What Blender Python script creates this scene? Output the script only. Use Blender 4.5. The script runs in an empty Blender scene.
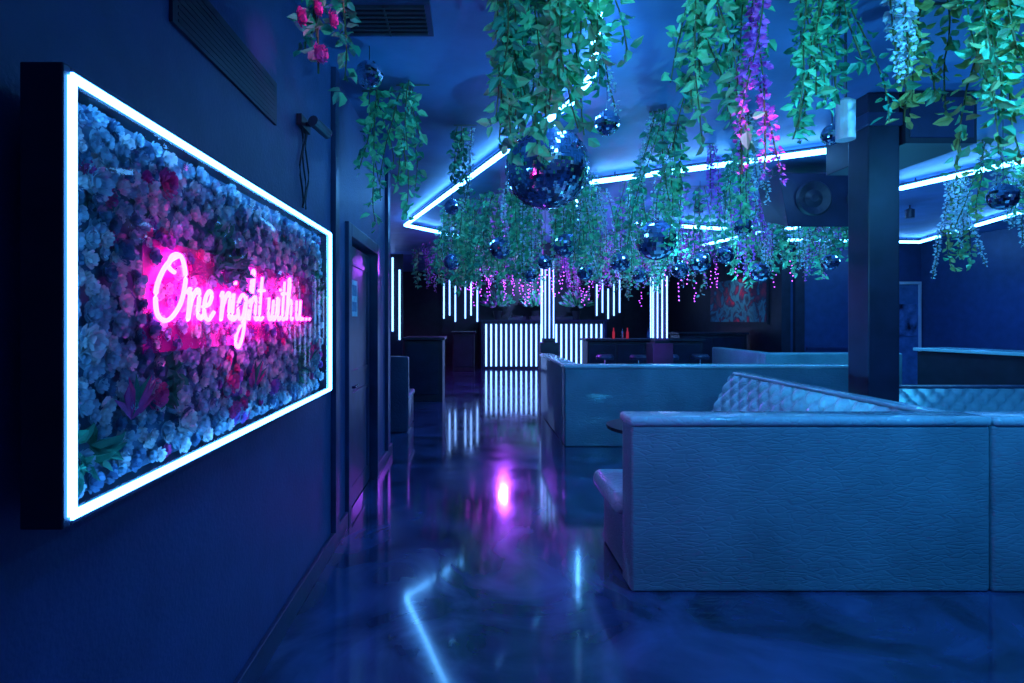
import bpy, math, random
from mathutils import Vector, Matrix, Euler
random.seed(7)
S=bpy.context.scene
try:
    S.view_settings.view_transform='Standard'
except Exception: pass
COL=S.collection
CEIL=3.25
LK=1.4
# ---------------------------------------------------------------- materials
def mat(name,c,rough=.5,metal=0,noise=.25,nscale=6,bump=0,bscale=40,coat=0,emit=None,es=0,alpha=1,spec=.5,rv=0,trans=0):
    m=bpy.data.materials.new(name); m.use_nodes=True
    nt=m.node_tree; b=nt.nodes['Principled BSDF']
    b.inputs['Roughness'].default_value=rough; b.inputs['Metallic'].default_value=metal
    b.inputs['Specular IOR Level'].default_value=spec
    if coat: b.inputs['Coat Weight'].default_value=coat; b.inputs['Coat Roughness'].default_value=.07
    if emit: b.inputs['Emission Color'].default_value=(*emit,1); b.inputs['Emission Strength'].default_value=es
    if alpha<1: b.inputs['Alpha'].default_value=alpha
    tc=nt.nodes.new('ShaderNodeTexCoord')
    n=nt.nodes.new('ShaderNodeTexNoise'); n.inputs['Scale'].default_value=nscale; n.inputs['Detail'].default_value=5
    nt.links.new(tc.outputs['Object'],n.inputs['Vector'])
    r=nt.nodes.new('ShaderNodeValToRGB')
    r.color_ramp.elements[0].position=.3; r.color_ramp.elements[1].position=.7
    r.color_ramp.elements[0].color=(*[x*(1-noise) for x in c],1)
    r.color_ramp.elements[1].color=(*[min(1,x*(1+noise)) for x in c],1)
    nt.links.new(n.outputs['Fac'],r.inputs['Fac']); nt.links.new(r.outputs['Color'],b.inputs['Base Color'])
    if rv:
        mr=nt.nodes.new('ShaderNodeMapRange'); mr.inputs['To Min'].default_value=max(0.02,rough-rv); mr.inputs['To Max'].default_value=rough+rv
        mr.inputs['From Min'].default_value=.3; mr.inputs['From Max'].default_value=.7
        nt.links.new(n.outputs['Fac'],mr.inputs['Value']); nt.links.new(mr.outputs['Result'],b.inputs['Roughness'])
    if bump:
        n2=nt.nodes.new('ShaderNodeTexNoise'); n2.inputs['Scale'].default_value=bscale; n2.inputs['Detail'].default_value=4
        nt.links.new(tc.outputs['Object'],n2.inputs['Vector'])
        bp=nt.nodes.new('ShaderNodeBump'); bp.inputs['Strength'].default_value=bump; bp.inputs['Distance'].default_value=.02
        nt.links.new(n2.outputs['Fac'],bp.inputs['Height']); nt.links.new(bp.outputs['Normal'],b.inputs['Normal'])
    return m
def vinyl(name,c,rough,stretch=(3,3,14)):
    m=mat(name,c,rough,noise=.15,nscale=3,coat=.35)
    nt=m.node_tree; b=nt.nodes['Principled BSDF']
    tc=[n for n in nt.nodes if n.type=='TEX_COORD'][0]
    mp=nt.nodes.new('ShaderNodeMapping'); mp.inputs['Scale'].default_value=stretch
    v=nt.nodes.new('ShaderNodeTexVoronoi'); v.feature='DISTANCE_TO_EDGE'; v.inputs['Scale'].default_value=5
    nt.links.new(tc.outputs['Object'],mp.inputs['Vector']); nt.links.new(mp.outputs['Vector'],v.inputs['Vector'])
    mr=nt.nodes.new('ShaderNodeMapRange'); mr.inputs['From Max'].default_value=.12
    nt.links.new(v.outputs['Distance'],mr.inputs['Value'])
    bp=nt.nodes.new('ShaderNodeBump'); bp.inputs['Strength'].default_value=.35; bp.inputs['Distance'].default_value=.006
    nt.links.new(mr.outputs['Result'],bp.inputs['Height']); nt.links.new(bp.outputs['Normal'],b.inputs['Normal'])
    return m
M={}
M['wall']=mat('wall_paint',(.05,.09,.24),.5,bump=.15,bscale=60,noise=.12)
M['walld']=mat('wall_paint_dark',(.03,.065,.17),.5,bump=.1,bscale=60,noise=.15)
M['ceil']=mat('ceiling_paint',(.075,.165,.38),.42,bump=.4,bscale=2.5,noise=.4,nscale=1.2)
M['black']=mat('black_paint',(.02,.022,.04),.45)
M['trim']=mat('trim_paint',(.03,.045,.12),.35)
M['frame']=mat('sign_box_paint',(.018,.02,.05),.4)
M['metal']=mat('dark_metal',(.12,.13,.16),.35,metal=.8)
M['chrome']=mat('chrome',(.8,.8,.85),.12,metal=1,noise=.05)
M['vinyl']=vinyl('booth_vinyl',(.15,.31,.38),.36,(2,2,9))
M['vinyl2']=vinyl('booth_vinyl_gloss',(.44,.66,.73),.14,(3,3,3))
M['dvinyl']=vinyl('dark_vinyl',(.05,.07,.13),.3,(3,3,3))
M['led']=mat('led_cyan',(.5,.9,1),.3,emit=(.095,.42,1),es=20)
M['ledb']=mat('led_far',(.5,.9,1),.3,emit=(.20,.42,1),es=4)
M['ledsign']=mat('led_sign_border',(.5,.9,1),.3,emit=(.07,.38,1),es=18)
M['neon']=mat('neon_pink',(1,.3,.8),.3,emit=(1,.045,.62),es=18)
M['fairy']=mat('fairy_purple',(1,.3,.8),.3,emit=(.5,.06,1),es=6)
M['glowacr']=mat('acrylic_neon_glow',(.92,.03,.55),.15,alpha=.45,noise=.1)  # clear board; the neon's magenta light is put into its colour
M['petb']=mat('petal_blue',(.48,.74,.92),.6,nscale=20)
M['petw']=mat('petal_white',(.88,.95,.98),.6,nscale=20,noise=.08)
M['petd']=mat('petal_deep',(.14,.30,.48),.6,nscale=20)
M['petp']=mat('petal_purple',(.5,.2,.7),.6,nscale=20)
M['petr']=mat('petal_pink',(.98,.10,.45),.6,nscale=20)
M['green']=mat('leaf_green',(.10,.62,.30),.5,nscale=8,noise=.5)
M['ygreen']=mat('leaf_light_green',(.26,.78,.38),.5,nscale=8,noise=.35)
M['olive']=mat('leaf_olive',(.42,.58,.20),.5,nscale=8,noise=.4)
M['dgreen']=mat('leaf_dark_green',(.04,.38,.24),.5,nscale=8,noise=.4)
M['wist']=mat('wisteria_pale',(.60,.80,.98),.6,nscale=20)
M['wisp']=mat('wisteria_purple',(.9,.2,.9),.6,nscale=20)
M['stem']=mat('stem',(.12,.16,.06),.7)
M['mirror']=mat('mirror_tile',(.92,.95,.98),.03,metal=1,noise=.03)
M['grout']=mat('ball_gap',(.05,.06,.08),.4)
M['white']=mat('white_plastic',(.7,.75,.8),.4,noise=.05)
M['red']=mat('bottle_red',(.6,.03,.06),.15,emit=(1,.05,.1),es=.3)
M['glass']=mat('glass_dark',(.1,.2,.4),.05,spec=.8)
M['poster']=mat('framed_print',(.10,.18,.35),.25,nscale=4,noise=.9)
def mural():
    m=mat('mural_paint',(.1,.3,.4),.4)
    nt=m.node_tree; n=[x for x in nt.nodes if x.type=='TEX_NOISE'][0]; r=[x for x in nt.nodes if x.type=='VALTORGB'][0]
    n.inputs['Scale'].default_value=2.2; n.inputs['Distortion'].default_value=1.2
    cr_=r.color_ramp; cr_.elements[0].color=(.01,.02,.06,1); cr_.elements[1].color=(.6,.03,.08,1)
    e=cr_.elements.new(.46); e.color=(.03,.35,.4,1); e=cr_.elements.new(.53); e.color=(.01,.03,.09,1)
    return m
M['mural']=mural()
def floor_mat():
    m=mat('polished_concrete',(.038,.062,.165),.12,noise=.75,nscale=1.3,rv=.05,bump=.03,bscale=4,coat=.8)
    nt=m.node_tree
    n=[x for x in nt.nodes if x.type=='TEX_NOISE'][0]; n.inputs['Distortion'].default_value=1.8; n.inputs['Detail'].default_value=9
    return m
M['floor']=floor_mat()
def clear_acrylic():
    m=bpy.data.materials.new('clear_acrylic'); m.use_nodes=True; nt=m.node_tree; nt.nodes.clear()
    o=nt.nodes.new('ShaderNodeOutputMaterial'); mx=nt.nodes.new('ShaderNodeMixShader')
    t=nt.nodes.new('ShaderNodeBsdfTransparent'); g=nt.nodes.new('ShaderNodeBsdfGlossy'); g.inputs['Roughness'].default_value=.02
    f=nt.nodes.new('ShaderNodeLayerWeight'); f.inputs['Blend'].default_value=.2
    nt.links.new(f.outputs['Fresnel'],mx.inputs[0]); nt.links.new(t.outputs[0],mx.inputs[1]); nt.links.new(g.outputs[0],mx.inputs[2]); nt.links.new(mx.outputs[0],o.inputs[0])
    return m
M['acr']=clear_acrylic()
# ---------------------------------------------------------------- builder
class B:
    def __init__(s): s.v=[];s.f=[];s.m=[];s.mats=[]
    def mi(s,k):
        if k not in s.mats: s.mats.append(k)
        return s.mats.index(k)
    def add(s,vs,fs,k):
        o=len(s.v); s.v+= [tuple(x) for x in vs]; i=s.mi(k)
        for f in fs: s.f.append(tuple(a+o for a in f)); s.m.append(i)
    def box(s,x0,x1,y0,y1,z0,z1,k):
        vs=[(x0,y0,z0),(x1,y0,z0),(x1,y1,z0),(x0,y1,z0),(x0,y0,z1),(x1,y0,z1),(x1,y1,z1),(x0,y1,z1)]
        s.add(vs,[(0,3,2,1),(4,5,6,7),(0,1,5,4),(1,2,6,5),(2,3,7,6),(3,0,4,7)],k)
    def rbox(s,x0,x1,y0,y1,z0,z1,k,r=.03):
        n=4; prof=[]
        for i in range(n+1):
            a=math.pi/2*i/n; prof.append((r-r*math.sin(a), z0+r-r*math.cos(a)))
        prof+= [(r-r*math.cos(math.pi/2*i/n), z1-r+r*math.sin(math.pi/2*i/n)) for i in range(n+1)]
        vs=[];q=4
        for ins,z in prof:
            for cx,cy,a0 in ((x1-r,y1-r,0),(x0+r,y1-r,90),(x0+r,y0+r,180),(x1-r,y0+r,270)):
                for j in range(q+1):
                    a=math.radians(a0+90*j/q); rr=r-ins if ins<r else 0.0005
                    rr=max(rr,0.0008)
                    vs.append((cx+rr*math.cos(a),cy+rr*math.sin(a),z))
        m=4*(q+1); fs=[]
        for i in range(len(prof)-1):
            for j in range(m):
                fs.append((i*m+j,i*m+(j+1)%m,(i+1)*m+(j+1)%m,(i+1)*m+j))
        fs.append(tuple(reversed(range(m)))); L=(len(prof)-1)*m; fs.append(tuple(L+j for j in range(m)))
        s.add(vs,fs,k)
    def tube(s,pts,r,k,n=8,r2=None):
        pts=[Vector(p) for p in pts]; vs=[];N=len(pts)
        for i,p in enumerate(pts):
            d=(pts[min(i+1,N-1)]-pts[max(i-1,0)]).normalized()
            u=d.cross(Vector((0,0,1)))
            if u.length<.05: u=d.cross(Vector((0,1,0)))
            u.normalize(); w=d.cross(u)
            rr=r if r2 is None else r+(r2-r)*i/(N-1)
            for j in range(n):
                a=2*math.pi*j/n; vs.append(p+u*rr*math.cos(a)+w*rr*math.sin(a))
        fs=[]
        for i in range(N-1):
            for j in range(n): fs.append((i*n+j,i*n+(j+1)%n,(i+1)*n+(j+1)%n,(i+1)*n+j))
        fs.append(tuple(range(n))); fs.append(tuple((N-1)*n+j for j in reversed(range(n))))
        s.add(vs,fs,k)
    def lathe(s,cx,cy,prof,k,n=20):
        vs=[];N=len(prof)
        for r,z in prof:
            for j in range(n):
                a=2*math.pi*j/n; vs.append((cx+r*math.cos(a),cy+r*math.sin(a),z))
        fs=[(i*n+j,i*n+(j+1)%n,(i+1)*n+(j+1)%n,(i+1)*n+j) for i in range(N-1) for j in range(n)]
        fs.append(tuple(reversed(range(n)))); fs.append(tuple((N-1)*n+j for j in range(n)))
        s.add(vs,fs,k)
    def leaf(s,p,d,L,w,k,roll=None):
        d=Vector(d).normalized(); up=Vector((random.uniform(-1,1),random.uniform(-1,1),random.uniform(-1,1)))
        sd=d.cross(up)
        if sd.length<.05: sd=d.cross(Vector((1,0,0)))
        sd.normalize(); nn=sd.cross(d); p=Vector(p)
        vs=[p,p+d*L*.3+sd*w*.5+nn*w*.18,p+d*L*.68+sd*w*.36+nn*w*.12,p+d*L-nn*L*.12,p+d*L*.68-sd*w*.36+nn*w*.12,p+d*L*.3-sd*w*.5+nn*w*.18]
        s.add(vs,[(0,1,2,3),(0,3,4,5)],k)
    def done(s,name,smooth=False,parent=None,loc=None,rotz=0,bevel=0):
        me=bpy.data.meshes.new(name); me.from_pydata(s.v,[],s.f)
        for k in s.mats: me.materials.append(M[k])
        me.polygons.foreach_set('material_index',s.m)
        if smooth: me.polygons.foreach_set('use_smooth',[True]*len(me.polygons))
        me.update()
        ob=bpy.data.objects.new(name,me); COL.objects.link(ob)
        if parent: ob.parent=parent
        if loc: ob.location=loc
        ob.rotation_euler=(0,0,rotz)
        if bevel:
            b=ob.modifiers.new('bevel','BEVEL'); b.width=bevel; b.segments=2; b.limit_method='ANGLE'
        return ob
def empty(name,loc=(0,0,0)):
    e=bpy.data.objects.new(name,None); COL.objects.link(e); e.location=loc; e.empty_display_size=.1; return e
def single(name,x0,x1,y0,y1,z0,z1,k,bevel=0):
    b=B(); b.box(x0,x1,y0,y1,z0,z1,k); return b.done(name,bevel=bevel)
WX=-.94
# ---------------------------------------------------------------- room shell
single('floor',-6,10.2,-2,19.2,-.1,0,'floor')
single('ceiling',-6,10.2,-2,19.2,CEIL,CEIL+.1,'ceil')
b=B(); b.box(WX-.2,WX,-2,4.12,0,CEIL,'wall'); b.box(WX-.2,WX,4.12,5.28,2.2,CEIL,'wall'); b.box(WX-.2,WX,5.28,6.3,0,CEIL,'wall'); b.done('wall_left')
single('wall_left_return',-6,WX-.2,6.1,6.3,0,CEIL,'wall')
single('wall_far_left',-6.2,-6,6.1,19.2,0,CEIL,'wall')
single('wall_back',-6,6.9,19,19.2,0,CEIL,'black')
single('wall_partition',6.9,7.1,12,19.2,0,CEIL,'black')
single('wall_back_right',7.1,10,12,12.2,0,CEIL,'walld')
single('wall_right',10,10.2,-2,12.2,0,CEIL,'walld')
b=B(); b.box(WX,WX+.025,-2,4.03,0,.12,'trim'); b.box(WX,WX+.025,5.37,6.3,0,.12,'trim'); b.done('baseboard_left',bevel=.005)
b=B(); b.box(-6,6.9,18.975,19,0,.12,'trim'); b.done('baseboard_back')
b=B(); b.box(7.1,10,11.975,12,0,.12,'trim'); b.done('baseboard_back_right')
b=B(); b.box(WX,WX+.035,3.62,3.72,.12,CEIL,'trim'); b.box(WX,WX+.02,.2,.92,.12,CEIL,'black'); b.box(WX,WX+.035,5.9,6.0,.12,CEIL,'trim'); b.done('trim_1',bevel=.004)
b=B()
b.box(WX-.09,WX-.045,4.16,5.24,0.01,2.16,'trim')
for (y0,y1,z0,z1) in ((4.28,5.12,.15,.95),(4.28,5.12,1.1,2.03)):
    b.box(WX-.045,WX-.035,y0,y1,z0,z0+.03,'trim'); b.box(WX-.045,WX-.035,y0,y1,z1-.03,z1,'trim')
    b.box(WX-.045,WX-.035,y0,y0+.03,z0,z1,'trim'); b.box(WX-.045,WX-.035,y1-.03,y1,z0,z1,'trim')
b.box(WX-.045,WX-.032,4.38,4.62,1.58,1.88,'petb')
b.box(WX-.032,WX-.03,4.42,4.58,1.62,1.70,'petd'); b.box(WX-.032,WX-.03,4.42,4.58,1.75,1.84,'petd')
b.tube([(WX-.045,4.26,1.02),(WX+.02,4.26,1.02),(WX+.02,4.38,1.02)],.012,'chrome')
b.done('door_1')
b=B(); b.box(WX-.1,WX+.03,4.03,4.13,0,2.29,'trim'); b.box(WX-.1,WX+.03,5.27,5.37,0,2.29,'trim'); b.box(WX-.1,WX+.03,4.13,5.27,2.19,2.29,'trim'); b.done('trim_2',bevel=.006)
b=B(); b.box(WX,WX+.012,1.68,2.58,2.48,2.68,'frame')
for i in range(8): b.box(WX+.012,WX+.014,1.71,2.55,2.495+i*.022,2.503+i*.022,'frame')
b.done('wall_vent')
b=B(); b.box(-.72,-.22,2.85,3.2,CEIL-.02,CEIL,'trim')
for i in range(7): b.box(-.69,-.25,2.88+i*.043,2.9+i*.043,CEIL-.035,CEIL-.02,'black')
b.box(-.475,-.465,2.88,3.17,CEIL-.037,CEIL-.02,'black')
b.done('ceiling_vent')
b=B(); b.box(WX+.002,WX+.03,2.9,3.06,2.6,2.66,'black'); b.tube([(WX+.03,2.98,2.63),(WX+.1,2.96,2.62)],.012,'black'); b.tube([(WX+.09,2.9,2.62),(WX+.13,3.05,2.6)],.03,'metal',12)
for q in (0,.05,.1):
    b.tube([(WX+.014,2.95+q+.03*math.sin(t*1.1+q*30),2.61-t*.055) for t in range(9)],.005,'black',6)
b.done('security_camera')
b=B(); b.tube([(WX+.012,3.2,2.05)]+[(WX+.014,3.22+.14*math.sin(t*.4),2.03-.1*t) for t in range(1,10)],.005,'black',6); b.done('power_cable')
# ---------------------------------------------------------------- neon sign on flower wall
sign=empty('neon_flower_wall_sign',(0,0,0))
FX=-.80; BX=-.885; Y0,Y1,Z0,Z1=1.08,3.06,1.16,2.035
b=B()
b.box(BX,BX+.012,Y0,Y1,Z0,Z1,'petd')
t=.022
b.box(BX,FX,Y0-t,Y0,Z0-t,Z1+t,'frame'); b.box(BX,FX,Y1,Y1+t,Z0-t,Z1+t,'frame')
b.box(BX,FX,Y0,Y1,Z0-t,Z0,'frame'); b.box(BX,FX,Y0,Y1,Z1,Z1+t,'frame')
b.box(WX+.001,BX,Y0+.1,Y1-.1,Z0+.1,Z0+.18,'frame'); b.box(WX+.001,BX,Y0+.1,Y1-.1,Z1-.18,Z1-.1,'frame')
b.done('sign_box',parent=sign,bevel=.003)
b=B(); r=.0095; X=FX+.002; o_=.001
P4=[(Y0-o_,Z0-o_),(Y1+o_,Z0-o_),(Y1+o_,Z1+o_),(Y0-o_,Z1+o_)]
for i in range(4):
    a_,c_=P4[i],P4[(i+1)%4]; b.tube([(X,*a_),(X,*c_)],r,'ledsign',10)
b.done('led_border',parent=sign)
b=B()
def flower(b,p,R,k,k2=None):
    p=Vector(p)
    for ring,(n,tilt,l) in enumerate(((4,.25,.55),(6,.6,.8),(8,.95,.95),(9,1.3,1.0))):
        for j in range(n):
            a=2*math.pi*j/n+ring*.4+random.uniform(-.2,.2); tt=tilt+random.uniform(-.15,.15)
            d=Vector((math.cos(tt),math.sin(tt)*math.cos(a),math.sin(tt)*math.sin(a)))
            sd=Vector((0,-math.sin(a),math.cos(a))); w=R*.33
            q0=p; q1=p+d*R*l*.6; q2=p+d*R*l+Vector((R*.15,0,0))
            b.add([q0,q1+sd*w,q2+sd*w*.5,q2-sd*w*.5,q1-sd*w],[(0,1,2,3,4)],k if not k2 or ring%2 else k2)
cells=[]
yy=Y0+.022
while yy<Y1-.01:
    zz=Z0+.022
    while zz<Z1-.01:
        cells.append((min(Y1-.024,max(Y0+.024,yy+random.uniform(-.016,.016))),min(Z1-.024,max(Z0+.024,zz+random.uniform(-.016,.016))))); zz+=.034
    yy+=.036
for (y,z) in cells:
    nz=math.sin(y*5.1+1)*math.cos(z*7.3)+.5*math.sin(y*11+z*9)
    R=random.uniform(.017,.029)
    if nz>.95: k=random.choice(['petr','petp','petb','petw'])
    elif nz<-.8: k=random.choice(['dgreen','petd','petb'])
    else:
        k=random.choice(['petb','petw','petb','petb','petw','petd'])
        if random.random()<.03: k='petr'
    if k=='dgreen':
        for q in range(5): b.leaf((BX+.03,y,z),(random.uniform(.2,.6),random.uniform(-1,1),random.uniform(-1,1)),.06,.028,k)
    else: flower(b,(BX+.012+random.uniform(0,.022),y,z),R,k)
for (y,z,k) in ((1.22,1.86,'petb'),(1.3,1.72,'petd'),(1.5,1.93,'petr'),(1.45,1.35,'petr'),(1.9,1.33,'petr'),(1.6,1.25,'petw'),(2.3,1.27,'petp'),(1.2,1.5,'petw')):
    flower(b,(BX+.025,y,z),.045,k)
for (y,z) in ((1.35,1.3),(2.1,1.28),(2.8,1.32)):
    for q in range(9):
        a=-.9+q*.22+1.57; b.leaf((BX+.035,y,z),(.2,math.cos(a),math.sin(a)),.12,.016,random.choice(['petr','dgreen','petr']))
b.done('flower_panel',parent=sign)
b=B(); b.box(-.846,-.844,1.39,2.87,1.462,1.765,'glowacr')
for y in (1.44,2.82):
    for z in (1.49,1.74): b.tube([(BX+.01,y,z),(-.841,y,z)],.005,'chrome',8)
b.done('acrylic_backboard',parent=sign)
def cr(P,n=6):
    P=[Vector((p[0],p[1],0)) for p in P]; Q=[P[0]]+P+[P[-1]]; out=[]
    for i in range(1,len(Q)-2):
        for j in range(n):
            t=j/n; a,b_,c,d=Q[i-1],Q[i],Q[i+1],Q[i+2]
            out.append(.5*((2*b_)+(c-a)*t+(2*a-5*b_+4*c-d)*t*t+(3*b_-a-3*c+d)*t**3))
    out.append(P[-1]); return out
GL={'O':([[(.5,1.0),(.2,.82),(.02,.45),(.1,.08),(.36,.0),(.62,.25),(.7,.65),(.55,.97),(.33,.98),(.25,.8),(.4,.72)]],.8),
'n':([[(0,.42),(.05,.5),(.06,.3),(.06,0),(.1,.28),(.24,.5),(.32,.42),(.33,.1),(.42,.02),(.48,.08)]],.46),
'e':([[(0,.22),(.18,.27),(.25,.42),(.16,.5),(.05,.35),(.06,.1),(.2,0),(.36,.14)]],.36),
'i':([[(0,.5),(.0,.08),(.07,0),(.16,.08)],[(.03,.68),(.04,.73)]],.2),
'g':([[(.3,.42),(.15,.5),(.0,.3),(.08,.03),(.24,.1),(.32,.48),(.3,-.2),(.15,-.52),(0,-.42),(.08,-.18),(.42,.08)]],.46),
'h':([[(0,.1),(.12,.6),(.14,.95),(.06,1.0),(.03,.6),(.03,0),(.08,.3),(.22,.5),(.3,.38),(.3,.08),(.38,0),(.44,.06)]],.45),
't':([[(.08,.92),(.06,.12),(.13,0),(.24,.06)],[(-.06,.62),(.24,.64)]],.3),
'w':([[(0,.5),(.02,.12),(.12,0),(.22,.15),(.24,.45),(.26,.1),(.36,0),(.46,.2),(.47,.5),(.54,.42)]],.56),
'u':([[(0,.5),(.02,.12),(.12,0),(.25,.12),(.28,.5),(.29,.1),(.38,0),(.44,.06)]],.52),
'.':([[(0,.0),(.03,.05)]],.26),' ':([],.2)}
b=B(); x=0; sz=.185
strokes=[]
for ch in 'One night with u...':
    st,w=GL[ch]
    for s_ in st: strokes.append([(x+p.x+.15*p.y,p.y) for p in cr(s_)])
    x+=w
sx=1.42/x
for s_ in strokes: b.tube([(-.832,1.41+px*sx,1.55+py*sz) for px,py in s_],.0064,'neon',8)
b.done('neon_lettering',parent=sign)
b=B(); X=FX-.004; b.add([(X,Y0,Z0),(X,Y1,Z0),(X,Y1,Z1),(X,Y0,Z1)],[(0,1,2,3)],'acr'); b.done('clear_cover',parent=sign)
# ---------------------------------------------------------------- ceiling LED tubes
def ledtube(pts,name='led_tube_light'):
    e=empty(name,(0,0,0))
    b=B(); b.tube([(x,y,3.165) for x,y in pts],.026,'led',10); b.done('tube',parent=e)
    b=B(); b.tube([(x,y,3.208) for x,y in pts],.012,'black',6)
    for i in range(len(pts)-1):
        p,q=Vector(pts[i]),Vector(pts[i+1])
        for t in (.1,.5,.9):
            c=p.lerp(q,t); b.tube([(c.x,c.y,3.2),(c.x,c.y,CEIL)],.008,'metal',6)
    b.done('housing',parent=e)
ledtube([(.62,2.2),(.65,2.73),(.80,3.57),(.74,4.03),(-1.12,9.2),(-.18,10.5)])
ledtube([(1.40,6.34),(3.9,4.86)])
ledtube([(5.27,6.63),(5.75,4.94),(5.9,4.2)])
ledtube([(5.0,11.67),(5.4,9.6),(6.2,9.3)])
ledtube([(6.4,10.9),(9.3,11.2),(8.2,7.95)])
ledtube([(2.2,11.1),(1.4,7.1)])  # unseen tube, added for the streak it reflects in the floor
ledtube([(2.6,9.0),(4.6,9.6)])
# ---------------------------------------------------------------- disco balls
def disco(x,y,z,r,n=28):
    b=B(); rows=n//2
    for i in range(rows):
        t0=math.pi*i/rows+.1/n; t1=math.pi*(i+1)/rows-.1/n; tm=(t0+t1)/2
        m=max(6,int(n*math.sin(tm)))
        for j in range(m):
            g=.02*2*math.pi/m
            a0=2*math.pi*j/m+g; a1=2*math.pi*(j+1)/m-g
            tx=random.gauss(0,.4/n)*r*.6; ty=random.gauss(0,.4/n)*r*.6
            P=lambda t,a,o=0:((r+o)*math.sin(t)*math.cos(a),(r+o)*math.sin(t)*math.sin(a),(r+o)*math.cos(t))
            b.add([P(t1,a0,tx+ty),P(t1,a1,tx-ty),P(t0,a1,-tx-ty),P(t0,a0,-tx+ty)],[(0,1,2,3)],'mirror')
    rr=r*.965
    b.lathe(0,0,[(max(.001,rr*math.sin(math.pi*i/16)),-rr*math.cos(math.pi*i/16)) for i in range(17)],'grout',24)
    b.lathe(0,0,[(r*.14,r*.95),(r*.14,r*1.07),(r*.05,r*1.1)],'chrome',12)
    b.tube([(0,0,r*1.05),(0,0,CEIL-z)],max(.003,r*.015),'metal',6)
    b.done('disco_ball',loc=(x,y,z),rotz=random.random())
disco(.57,4.05,2.69,.31,80)
disco(-.63,3.35,3.07,.085,30)
for u,v,D,r in ((607,123,3.9,.09),(656,240,6.0,.22),(743,227,4.5,.075),(832,135,3.2,.06),(565,245,6.0,.14),(700,262,6.6,.13),(620,262,6.4,.12),(500,248,6.4,.13),(1003,197,4.2,.1),(585,272,6.5,.1),(760,272,6.6,.12),(452,262,6.6,.1),(880,250,6.2,.1),(545,262,5.8,.08),(830,262,6.4,.1),(452,207,5.6,.08),(530,275,6.6,.09),(680,270,5.8,.09),(725,255,6.0,.1),(640,275,6.8,.1)):
    disco((u-471)/540*D,D,1.55-(v-320)/540*D,r,28)
# ---------------------------------------------------------------- hanging vines
def vines(x,y,R,zb,n,leaf=.075,ks=('green','ygreen','dgreen'),dens=1.0,name='hanging_ivy',fl=None):
    b=B()
    for s_ in range(n):
        a=random.uniform(0,6.28); rr=R*math.sqrt(random.random()); px,py=rr*math.cos(a),rr*math.sin(a)
        L=(CEIL-zb)*random.uniform(.55,1.0); z=CEIL; pts=[(px*.8,py*.8,CEIL)]; dx,dy=random.uniform(-.03,.03),random.uniform(-.03,.03)
        k=random.choice(ks); flower_s= fl and random.random()<fl[1]
        if flower_s: k=fl[0]
        step=.05; 
        while CEIL-z<L:
            z-=step; dx+=random.uniform(-.012,.012);dy+=random.uniform(-.012,.012); dx*=.9;dy*=.9; px+=dx*.5;py+=dy*.5
            pts.append((px,py,z))
            if flower_s:
                tp=.6+.4*math.sin(min(1,(CEIL-z)/L)*3.1)
                for q in range(int(7*dens)):
                    d=(random.uniform(-1,1),random.uniform(-1,1),random.uniform(-.8,.3))
                    b.leaf((px+d[0]*.012,py+d[1]*.012,z+random.uniform(0,step)),d,leaf*.5*tp,leaf*.42*tp,k)
            else:
                for q in range(max(1,int(3*dens+random.random()))):
                    d=Vector((random.uniform(-1,1),random.uniform(-1,1),random.uniform(-1.1,.35)))
                    s0=Vector((px,py,z+random.uniform(0,step)))+d.normalized()*random.uniform(0,.03)
                    l=leaf*random.uniform(.6,1.25); kk=k if random.random()<.75 else random.choice(ks)
                    b.leaf(s0,d,l,l*.62,kk)
        b.tube(pts[::2] if len(pts)>3 else pts,.004,'stem',4)
    b.add([(-R,-.01,CEIL-.004),(R,-.01,CEIL-.004),(R,.01,CEIL-.004),(-R,.01,CEIL-.004)],[(0,1,2,3)],'stem')
    for v_ in range(len(b.v)):
        if b.v[v_][2]>CEIL-.002: b.v[v_]=(b.v[v_][0],b.v[v_][1],CEIL-.002)
        if y+b.v[v_][1]<6.35 and x+b.v[v_][0]<WX+.01: b.v[v_]=(WX+.01-x,b.v[v_][1],b.v[v_][2])
    return b.done(name,loc=(x,y,0))
G=('green','ygreen','dgreen'); GY=('ygreen','green','ygreen'); GO=('olive','green','olive','ygreen')
vines(.22,2.65,.11,2.33,9,.075,G); vines(.42,2.55,.09,2.45,8,.075,GY); vines(.32,2.9,.12,2.55,6,.075,G,fl=('wist',.2)); vines(.54,2.5,.06,2.65,5,.07,GY)
vines(.70,3.05,.05,2.6,3,.06,G,fl=('wist',.7))
vines(1.17,2.65,.10,2.42,8,.07,G); vines(1.38,2.68,.05,2.5,4,.07,G); vines(1.36,2.52,.022,2.2,4,.07,G,fl=('wisp',1.0),name='hanging_wisteria')
vines(1.72,2.75,.08,2.45,7,.06,G); vines(1.93,2.8,.06,2.5,5,.06,('dgreen','green'))
vines(2.06,2.62,.03,2.4,3,.075,G,fl=('wist',1.0),name='hanging_wisteria')
vines(2.22,2.7,.07,2.75,4,.07,GO); vines(2.42,2.55,.10,2.55,6,.07,GO); vines(2.62,2.6,.12,2.3,7,.07,GO); vines(2.5,2.9,.13,2.6,4,.07,GO)
vines(-.66,2.35,.08,2.45,5,.07,G,dens=.9)
b=B()
for i in range(7):
    flower(b,(-.64+random.uniform(-.06,.06),2.22+random.uniform(-.05,.03),2.7+random.uniform(-.1,.35)),.042,'petr')
b.tube([(-.66,2.3,CEIL-.001),(-.65,2.3,2.6)],.004,'stem',4)
b.done('pink_flower_garland')
vines(-.68,4.0,.13,2.15,5,.075,G,dens=.7); vines(-.42,3.9,.12,2.5,6,.075,G,dens=.8)
vines(-.05,4.7,.10,2.5,5,.07,G,fl=('wist',.2))
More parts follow.
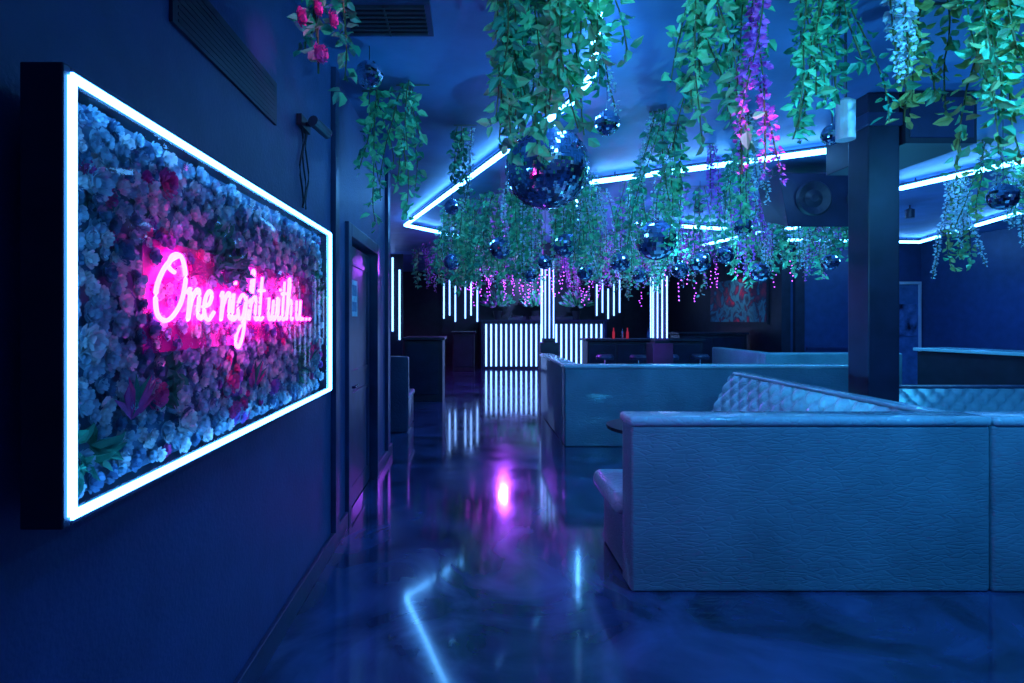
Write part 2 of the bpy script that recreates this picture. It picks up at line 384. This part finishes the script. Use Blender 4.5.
for x_,y_,z_ in ((-.35,8.0,2.0),(.0,7.6,1.95),(.35,7.2,1.95),(.2,8.3,2.0),(-.1,9.0,2.1),(.6,6.7,2.0),(.75,7.4,2.0)):
    vines(x_,y_,.22,z_,9,.085,G,dens=.8,fl=('wist',.3))
vines(1.55,4.4,.10,2.1,7,.07,G,fl=('wist',.3)); vines(1.8,4.7,.08,2.3,5,.07,G)
vines(2.3,4.5,.12,2.2,6,.07,G,fl=('wist',.3)); vines(2.65,5.4,.12,2.3,6,.07,G,fl=('wist',.3)); vines(1.1,5.6,.12,2.1,6,.07,G,fl=('wist',.3)); vines(2.3,5.2,.05,2.3,3,.07,G,fl=('wisp',1),name='hanging_wisteria')
for i in range(10):
    Y=random.uniform(4.6,6.6); X=random.uniform(4.6,6.2)
    vines(X,Y,.14,random.uniform(1.95,2.4),5,.075,GO,fl=('wist',.5))
for i in range(86):
    Y=6.3+6.1*(i/86)+random.uniform(-.2,.2); X=random.uniform(-.6 if Y>8.6 else .9,min(7.0,.72*Y))
    if 7.0>X>4.6 and Y>9: continue
    far=Y>8.5
    vines(X,Y,.2,random.uniform(1.95,2.4),6,.085,G,dens=.55 if far else .7,fl=(('wist',.45) if random.random()<.6 else ('wisp',.6)))
for i in range(18):
    vines(random.uniform(-1.2,3.2),random.uniform(10.8,14),.25,random.uniform(2.05,2.4),5,.1,G,dens=.5,fl=('wisp',.7),name='hanging_wisteria')
b=B()
for i in range(60):
    X=random.uniform(-.1,1.7) if i<42 else random.uniform(1.7,5.5); Y=random.uniform(8.5,12.5); zz=random.uniform(2.2,2.7)
    b.tube([(X,Y,CEIL-.001),(X,Y,zz-.35)],.003,'black',4)
    z=zz-.35
    while z<zz:
        xx=X+random.uniform(-.03,.03)
        b.lathe(xx,Y,[(.003,z-.009),(.009,z-.003),(.009,z+.004),(.003,z+.009)],'fairy',6); z+=random.uniform(.04,.09)
b.done('fairy_lights')
# ---------------------------------------------------------------- booths
def tuft(b,p0,p1,z0,z1,nrm,k,cell=.16,depth=.045,lean=0):
    p0=Vector((p0[0],p0[1],0)); p1=Vector((p1[0],p1[1],0)); L=(p1-p0).length; H=z1-z0
    nx=max(2,int(L/.02)); nz=max(2,int(H/.02)); nv=Vector((nrm[0],nrm[1],0)).normalized(); vs=[]
    for i in range(nx+1):
        for j in range(nz+1):
            s_=L*i/nx; t_=H*j/nz
            p=(s_+t_)/cell; q=(s_-t_)/cell
            d=depth*(abs(math.sin(math.pi*p)*math.sin(math.pi*q)))**.4+lean*(1-j/nz)
            v=p0+(p1-p0)*(i/nx)+nv*d; vs.append((v.x,v.y,z0+t_))
    b.add(vs,[(i*(nz+1)+j,(i+1)*(nz+1)+j,(i+1)*(nz+1)+j+1,i*(nz+1)+j+1) for i in range(nx) for j in range(nz)],k)
booth=empty('booth_sofa',(0,0,0))
def part(name,par,f,smooth=True,**kw):
    b=B(); f(b); o=b.done(name,parent=par,smooth=smooth,**kw); return o
def p_(b):
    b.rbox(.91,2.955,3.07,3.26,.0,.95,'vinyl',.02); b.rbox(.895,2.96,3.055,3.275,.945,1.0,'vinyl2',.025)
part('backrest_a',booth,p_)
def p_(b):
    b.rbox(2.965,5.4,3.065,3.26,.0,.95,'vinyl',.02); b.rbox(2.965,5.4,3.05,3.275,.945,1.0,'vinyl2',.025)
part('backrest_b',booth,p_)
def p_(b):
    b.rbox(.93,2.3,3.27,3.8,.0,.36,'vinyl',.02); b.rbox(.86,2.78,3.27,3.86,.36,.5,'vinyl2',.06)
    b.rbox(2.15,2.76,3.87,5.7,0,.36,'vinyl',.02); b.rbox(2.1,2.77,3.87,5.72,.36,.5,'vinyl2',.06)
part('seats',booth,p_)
def p_(b):
    b.rbox(2.80,2.92,3.28,5.75,0,.96,'vinyl',.02); b.rbox(2.79,2.925,3.28,5.78,.955,.995,'vinyl2',.018)
part('backrest_side',booth,p_)
part('tufting',booth,lambda b:(tuft(b,(2.79,3.28),(2.79,5.75),.48,.97,(-1,0),'vinyl2',lean=.25,depth=.055,cell=.18),tuft(b,(.93,3.27),(2.76,3.27),.48,.95,(0,1),'vinyl2')))
booth2=empty('booth_sofa',(0,0,0))
def p_(b):
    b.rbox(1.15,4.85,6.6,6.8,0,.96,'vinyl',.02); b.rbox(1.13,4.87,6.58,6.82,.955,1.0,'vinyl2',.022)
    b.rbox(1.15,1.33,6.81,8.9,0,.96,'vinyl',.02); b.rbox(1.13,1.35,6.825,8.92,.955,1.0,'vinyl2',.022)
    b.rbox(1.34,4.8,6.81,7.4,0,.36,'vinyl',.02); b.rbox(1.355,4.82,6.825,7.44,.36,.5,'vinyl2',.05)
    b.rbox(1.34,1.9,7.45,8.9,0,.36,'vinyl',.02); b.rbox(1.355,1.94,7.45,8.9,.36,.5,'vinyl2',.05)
part('frame',booth2,p_)
part('tufting',booth2,lambda b:tuft(b,(1.35,6.85),(1.35,8.85),.5,.93,(1,0),'vinyl2'))
booth3=empty('booth_sofa',(0,0,0))
def p_(b):
    b.rbox(4.9,7.2,9.0,9.2,0,1.0,'vinyl',.03); b.rbox(4.9,5.1,9.21,11.0,0,1.0,'vinyl',.03); b.rbox(5.12,7.2,9.21,9.8,0,.48,'vinyl2',.04)
part('frame',booth3,p_)
booth4=empty('booth_sofa',(0,0,0))
def p_(b):
    b.rbox(3.95,6.4,5.3,5.45,0,.9,'dvinyl',.03); b.rbox(3.95,6.4,4.7,5.29,0,.46,'vinyl2',.05)
part('frame',booth4,p_); part('tufting',booth4,lambda b:tuft(b,(3.97,5.29),(6.38,5.29),.46,.88,(0,-1),'vinyl2'))
def bench(x0,x1,y0,y1,h):
    e=empty('banquette_bench',(0,0,0))
    def f(b): b.rbox(x0,x1,y0,y0+.14,0,h,'dvinyl',.03); b.rbox(x0,x1-.02,y0+.15,y1,0,.42,'dvinyl',.03); b.rbox(x0,x1,y0+.15,y1,.42,.5,'vinyl',.03)
    part('frame',e,f)
bench(-1.5,-.86,7.4,8.3,1.05); 
def counter(name,x0,x1,y0,y1,h,top='vinyl2',rot=0,loc=None):
    b=B(); b.box(x0+.04,x1-.04,y0+.04,y1-.04,.0,h-.06,'black'); b.box(x0,x1,y0,y1,h-.05,h,top); b.box(x0+.06,x1-.06,y0+.06,y1-.06,0,.08,'trim')
    n=max(1,int((x1-x0)/.6))
    for i in range(n): 
        a=x0+.08+(x1-x0-.16)*i/n; c=x0+.08+(x1-x0-.16)*(i+1)/n-.04
        b.box(a,c,y0+.025,y0+.04,.14,h-.12,'frame')
    return b.done(name,bevel=.008,rotz=rot,loc=loc)
counter('service_counter',-1.3,-.5,10.2,11.2,1.22,'black')
def table(x,y,h=.72,r=.32):
    b=B(); b.lathe(x,y,[(.2,0),(.2,.02),(.04,.04),(.03,h-.05),(.06,h-.03),(r,h-.025),(r,h)],'black',28); return b.done('cocktail_table')
table(1.45,4.35,.7,.35); table(3.0,8.2); table(4.1,8.3,.72); 
b=B(); b.box(2.965,3.2,4.03,4.25,0,CEIL-.001,'frame'); b.box(2.955,3.21,4.02,4.26,0,.15,'trim'); b.box(2.95,3.215,4.015,4.265,3.0,3.1,'trim'); b.done('column',bevel=.008)
b=B(); b.box(3.22,3.75,4.0,4.9,2.86,CEIL-.001,'black'); b.box(3.25,3.72,3.99,4.0,2.9,3.2,'trim'); b.done('air_duct',bevel=.01)
b=B()
vs=[(-.5,-.3,.28),(.5,-.3,.28),(.38,.35,.3),(-.38,.35,.3),(-.45,-.38,-.3),(.45,-.38,-.3),(.32,.3,-.12),(-.32,.3,-.12)]
b.add(vs,[(0,1,2,3),(7,6,5,4),(0,4,5,1),(1,5,6,2),(2,6,7,3),(3,7,4,0)],'frame')
for cx,r in ((-.17,.19),(.27,.1)):
    c=Vector((cx,-.355,0)); ring=[]
    for rr,dy in ((r,-.005),(r*.9,-.03),(r*.5,.0),(r*.2,-.02)):
        for j in range(20):
            a=2*math.pi*j/20; ring.append((c.x+rr*math.cos(a),c.y+dy,c.z+rr*math.sin(a)))
    b.add(ring,[(i*20+j,i*20+(j+1)%20,(i+1)*20+(j+1)%20,(i+1)*20+j) for i in range(3) for j in range(20)]+[tuple(60+j for j in range(20))],'black')
b.tube([(-.4,0,.28),(-.4,0,CEIL-2.85)],.012,'metal'); b.tube([(.4,0,.28),(.4,0,CEIL-2.85)],.012,'metal')
b.done('hanging_speaker',loc=(3.75,6.0,2.82),bevel=.01)
def can(x,y,color,power,target=None,size=150,rad=.06,z=3.08,up=False,name='added_par_light'):  # spots and housings added to light the room; most match no known fixture
    e=empty(name,(x,y,0))
    b=B()
    if up: b.lathe(0,0,[(.08,0),(.08,.02),(.05,.03),(.07,.06),(.075,.2),(.06,.2),(.05,.12)],'metal',16)
    else: b.lathe(0,0,[(.055,z-.02),(.06,z-.02),(.06,z+.1),(.03,z+.12)],'metal',16); b.tube([(0,0,z+.1),(0,0,CEIL)],.01,'metal',6)
    b.done('can',parent=e)
    l=bpy.data.lights.new('lamp','SPOT'); l.energy=power*LK; l.color=color; l.spot_size=math.radians(size); l.spot_blend=.8; l.shadow_soft_size=rad
    o=bpy.data.objects.new('lamp',l); COL.objects.link(o); o.parent=e; o.location=(0,0,.24 if up else z-.05)
    if up: o.rotation_euler=(math.pi,0,0)
    if target: o.rotation_euler=(Vector(target)-Vector((x,y,.2 if up else z))).to_track_quat('-Z','Y').to_euler()
BL=(.03,.25,1); CY=(.05,.5,1); MG=(1,.05,.75); PU=(.35,.06,1); SF=(.04,.40,1)
can(2.3,1.4,SF,135,(2.3,3.0,.5)); can(.9,.6,BL,20,(.8,3,0)); can(4.4,1.7,SF,95,(4.4,4,0))
can(3.2,7.6,CY,140); can(6.5,8.0,CY,130); can(4.3,10.5,CY,60); can(8.6,9.8,BL,90)
can(.83,14.1,PU,650,(.4,9.5,0),100,.09); can(-3.2,12.5,BL,60); can(2.4,14.8,PU,150); can(-3.2,14.5,MG,150); can(5,15.5,BL,40); can(6.0,13.6,(.8,.4,.6),50,(6.9,13.9,1.9),70)  # purple and magenta cans follow the coloured light near the DJ booth
can(1.2,1.9,MG,40,(1.36,2.5,2.5),26,.03); can(-.1,1.5,MG,18,(-.64,2.22,2.85),24,.03)  # narrow magenta spots added to tint the wisteria and pink flowers
for x,y,c,p in ((2.4,8.1,CY,170),(3.6,4.9,CY,80),(5.2,7.0,CY,160),(1.75,3.95,CY,140),(6.0,10.3,CY,90),(2.0,10.2,CY,110),(1.62,9.35,MG,120),(3.4,9.4,PU,120)):
    if p: can(x,y,c,p,up=True,name='added_uplighter')  # uplights added out of sight behind the booths to brighten the vines
e=empty('added_light_stand',(1.6,-1.2,0)); b=B()  # stand and lamps added behind the camera to brighten vines and ceiling
for a in (0,2.1,4.2): b.tube([(0,0,.5),(.4*math.cos(a),.4*math.sin(a),.01)],.012,'metal')
b.tube([(0,0,.3),(0,0,1.9)],.018,'metal'); b.tube([(-.4,0,1.9),(.4,0,1.9)],.015,'metal')
for x in (-.35,.35): b.tube([(x,-.15,1.95),(x,.1,2.02)],.09,'black',14)
b.done('stand',parent=e)
for x,c,p,tg in ((-.35,(.08,.60,1),240,(-.5,4,1.5)),(.35,(.16,.66,1),190,(.8,4,1.5))):
    l=bpy.data.lights.new('lamp','SPOT'); l.energy=p; l.color=c; l.spot_size=math.radians(60); l.spot_blend=.6; l.shadow_soft_size=.08
    o=bpy.data.objects.new('lamp',l); COL.objects.link(o); o.parent=e; o.location=(x,.14,2.04); o.rotation_euler=Vector(tg).to_track_quat('-Z','Y').to_euler()
b=B(); b.lathe(2.08,3.0,[(.04,2.55),(.048,2.55),(.048,2.76),(.02,2.78)],'white',16); b.tube([(2.08,3,2.78),(2.08,3,CEIL)],.008,'metal',6); b.done('pendant_spotlight')
# ---------------------------------------------------------------- dj booth
b=B(); x0,x1=.32,4.3
b.box(x0,x1,17.2,17.9,0,1.5,'black'); b.box(x0-.05,x1+.05,17.05,17.95,1.5,1.56,'trim'); b.box(x0,x0+.08,17.1,17.2,0,1.5,'trim'); b.box(x1-.08,x1,17.1,17.2,0,1.5,'trim')
for i in range(24):
    x=x0+.16+(x1-x0-.32)*i/23; b.tube([(x,17.15,.08),(x,17.15,1.42)],.026,'ledb',8)
b.done('dj_booth')
b=B()
b.box(1.2,1.75,17.2,17.7,1.56,1.66,'metal'); b.box(2.7,3.25,17.2,17.7,1.56,1.66,'metal'); b.box(1.9,2.5,17.2,17.7,1.56,1.68,'metal')
for cx in (1.47,2.97): b.lathe(cx,17.45,[(.2,1.66),(.2,1.69),(.03,1.70)],'black',20)
b.done('dj_mixer_deck')
def bush(name,x,y,z,R,n,ks,l=.2):
    b=B()
    for i in range(n):
        d=Vector((random.uniform(-1,1),random.uniform(-.25,.25),random.uniform(.15,1))).normalized()
        b.leaf(Vector((x,y,z+.1))+d*R*random.uniform(.1,.75),d,l,l*.4,random.choice(ks))
    b.lathe(x,y,[(.1,z-.29),(.16,z),(.14,z)],'black',12)
    return b.done(name)
for x in (.9,2.2,3.6): bush('potted_fern',x,18.45,1.86,.65,280,('green','dgreen','green','wisp','petb'))
b=B(); b.box(.3,4.3,18.15,18.75,0,1.55,'black'); b.box(.25,4.35,18.1,18.8,1.5,1.553,'trim'); b.done('plant_shelf',bevel=.005)
can(2.2,17.0,(.25,.45,1),170,(2.2,18.6,2.0),130,.06)
def vled(name,xs,y,z0,z1,r=.024,back=True):
    b=B()
    for i,x in enumerate(xs):
        o=(.18*math.sin(i*2.1)); b.tube([(x,y,z0+o*.7),(x,y,z1+o)],r,'ledb',8)
    if back: b.box(min(xs)-.08,max(xs)+.08,y+.03,y+.09,0 if z0<2 else z0-.3,CEIL-.001,'black')
    b.done(name)
vled('vertical_led_panel',[-2.2,-2.02,-1.84],13.9,1.15,3.0)
vled('vertical_led_panel',[-.95,-.75,-.55,-.2,.0,.22],18.9,1.6,2.9)
vled('vertical_led_panel',[4.4,4.6,4.8,5.0,5.2],18.9,1.7,2.8)
def ledcol(x,y,w,z0,z1):
    b=B(); b.box(x-w,x+w,y-w,y+w,0,CEIL-.001,'black'); b.box(x-w*1.5,x+w*1.5,y-w*1.5,y+w*1.5,0,z0-.1,'black')
    for o in (-.7,0,.7): b.tube([(x+o*w,y-w-.02,z0),(x+o*w,y-w-.02,z1)],.013,'ledb',8)
    for o in (-.5,.5): b.tube([(x-w-.02,y+o*w,z0),(x-w-.02,y+o*w,z1)],.013,'ledb',8)
    b.done('led_column')
ledcol(1.72,12,.13,1.15,2.85); ledcol(3.7,10.6,.13,1.2,2.4)
counter('back_bar_counter',2.6,5.3,12.2,12.9,1.12,'black'); counter('side_bar_counter',-.6,.15,16.2,17,1.2,'black'); counter('drinks_counter',5.0,6.7,13,13.7,1.25,'black')
b=B()
for i,(x,k) in enumerate(((3.3,'red'),(3.5,'chrome'),(3.62,'red'),(4.1,'glass'),(4.3,'glass'),(4.5,'red'))):
    b.lathe(x,12.5,[(.03,1.12),(.03,1.26),(.012,1.31),(.012,1.37)],k,12)
b.done('liquor_bottles')
def stool(x,y):
    b=B(); b.lathe(x,y,[(.2,0),(.2,.015),(.025,.03),(.025,.68),(.17,.7),(.18,.76),(.15,.79)],'chrome',18); b.lathe(x,y,[(.19,.70),(.2,.75),(.16,.8)],'dvinyl',18)
    b.done('bar_stool')
for x,y in ((2.9,11.7),(3.6,11.6),(4.3,11.7),(5.0,11.8)): stool(x,y)
b=B(); b.box(6.86,6.899,12.5,15.5,1.45,2.65,'black'); b.box(6.85,6.862,12.55,15.45,1.5,2.6,'mural'); b.done('wall_mural')
bar=counter('bar_counter',-.35,2.7,-.35,.35,1.1,'vinyl2',rot=math.radians(105),loc=(8.25,6.3,0))
b=B(); b.box(9.4,9.45,11.95,11.999,.0,2.4,'white'); b.box(9.92,9.97,11.95,11.999,.0,2.4,'white'); b.box(9.45,9.92,11.95,11.999,2.34,2.4,'white'); b.box(9.45,9.92,11.98,11.999,0,2.34,'glass')
b.box(9.5,9.87,11.96,11.98,1.2,1.9,'poster'); b.done('door_2')
b=B(); b.box(7.15,7.35,11.9,11.999,.13,CEIL-.001,'black'); b.box(7.45,8.6,11.97,11.999,.9,.95,'trim'); b.box(8.6,8.66,11.96,11.999,.13,CEIL-.001,'trim'); b.done('trim_3')
# ---------------------------------------------------------------- world + camera
w=bpy.data.worlds.new('World'); S.world=w; w.use_nodes=True
w.node_tree.nodes['Background'].inputs[0].default_value=(.03,.16,.8,1); w.node_tree.nodes['Background'].inputs[1].default_value=.22
c=bpy.data.cameras.new('camera'); c.lens=540/1024*36; c.sensor_width=36; c.shift_x=.040; c.shift_y=-.021; c.clip_start=.02
co=bpy.data.objects.new('camera',c); COL.objects.link(co); co.location=(0,0,1.55); co.rotation_euler=(math.pi/2,0,0); S.camera=co
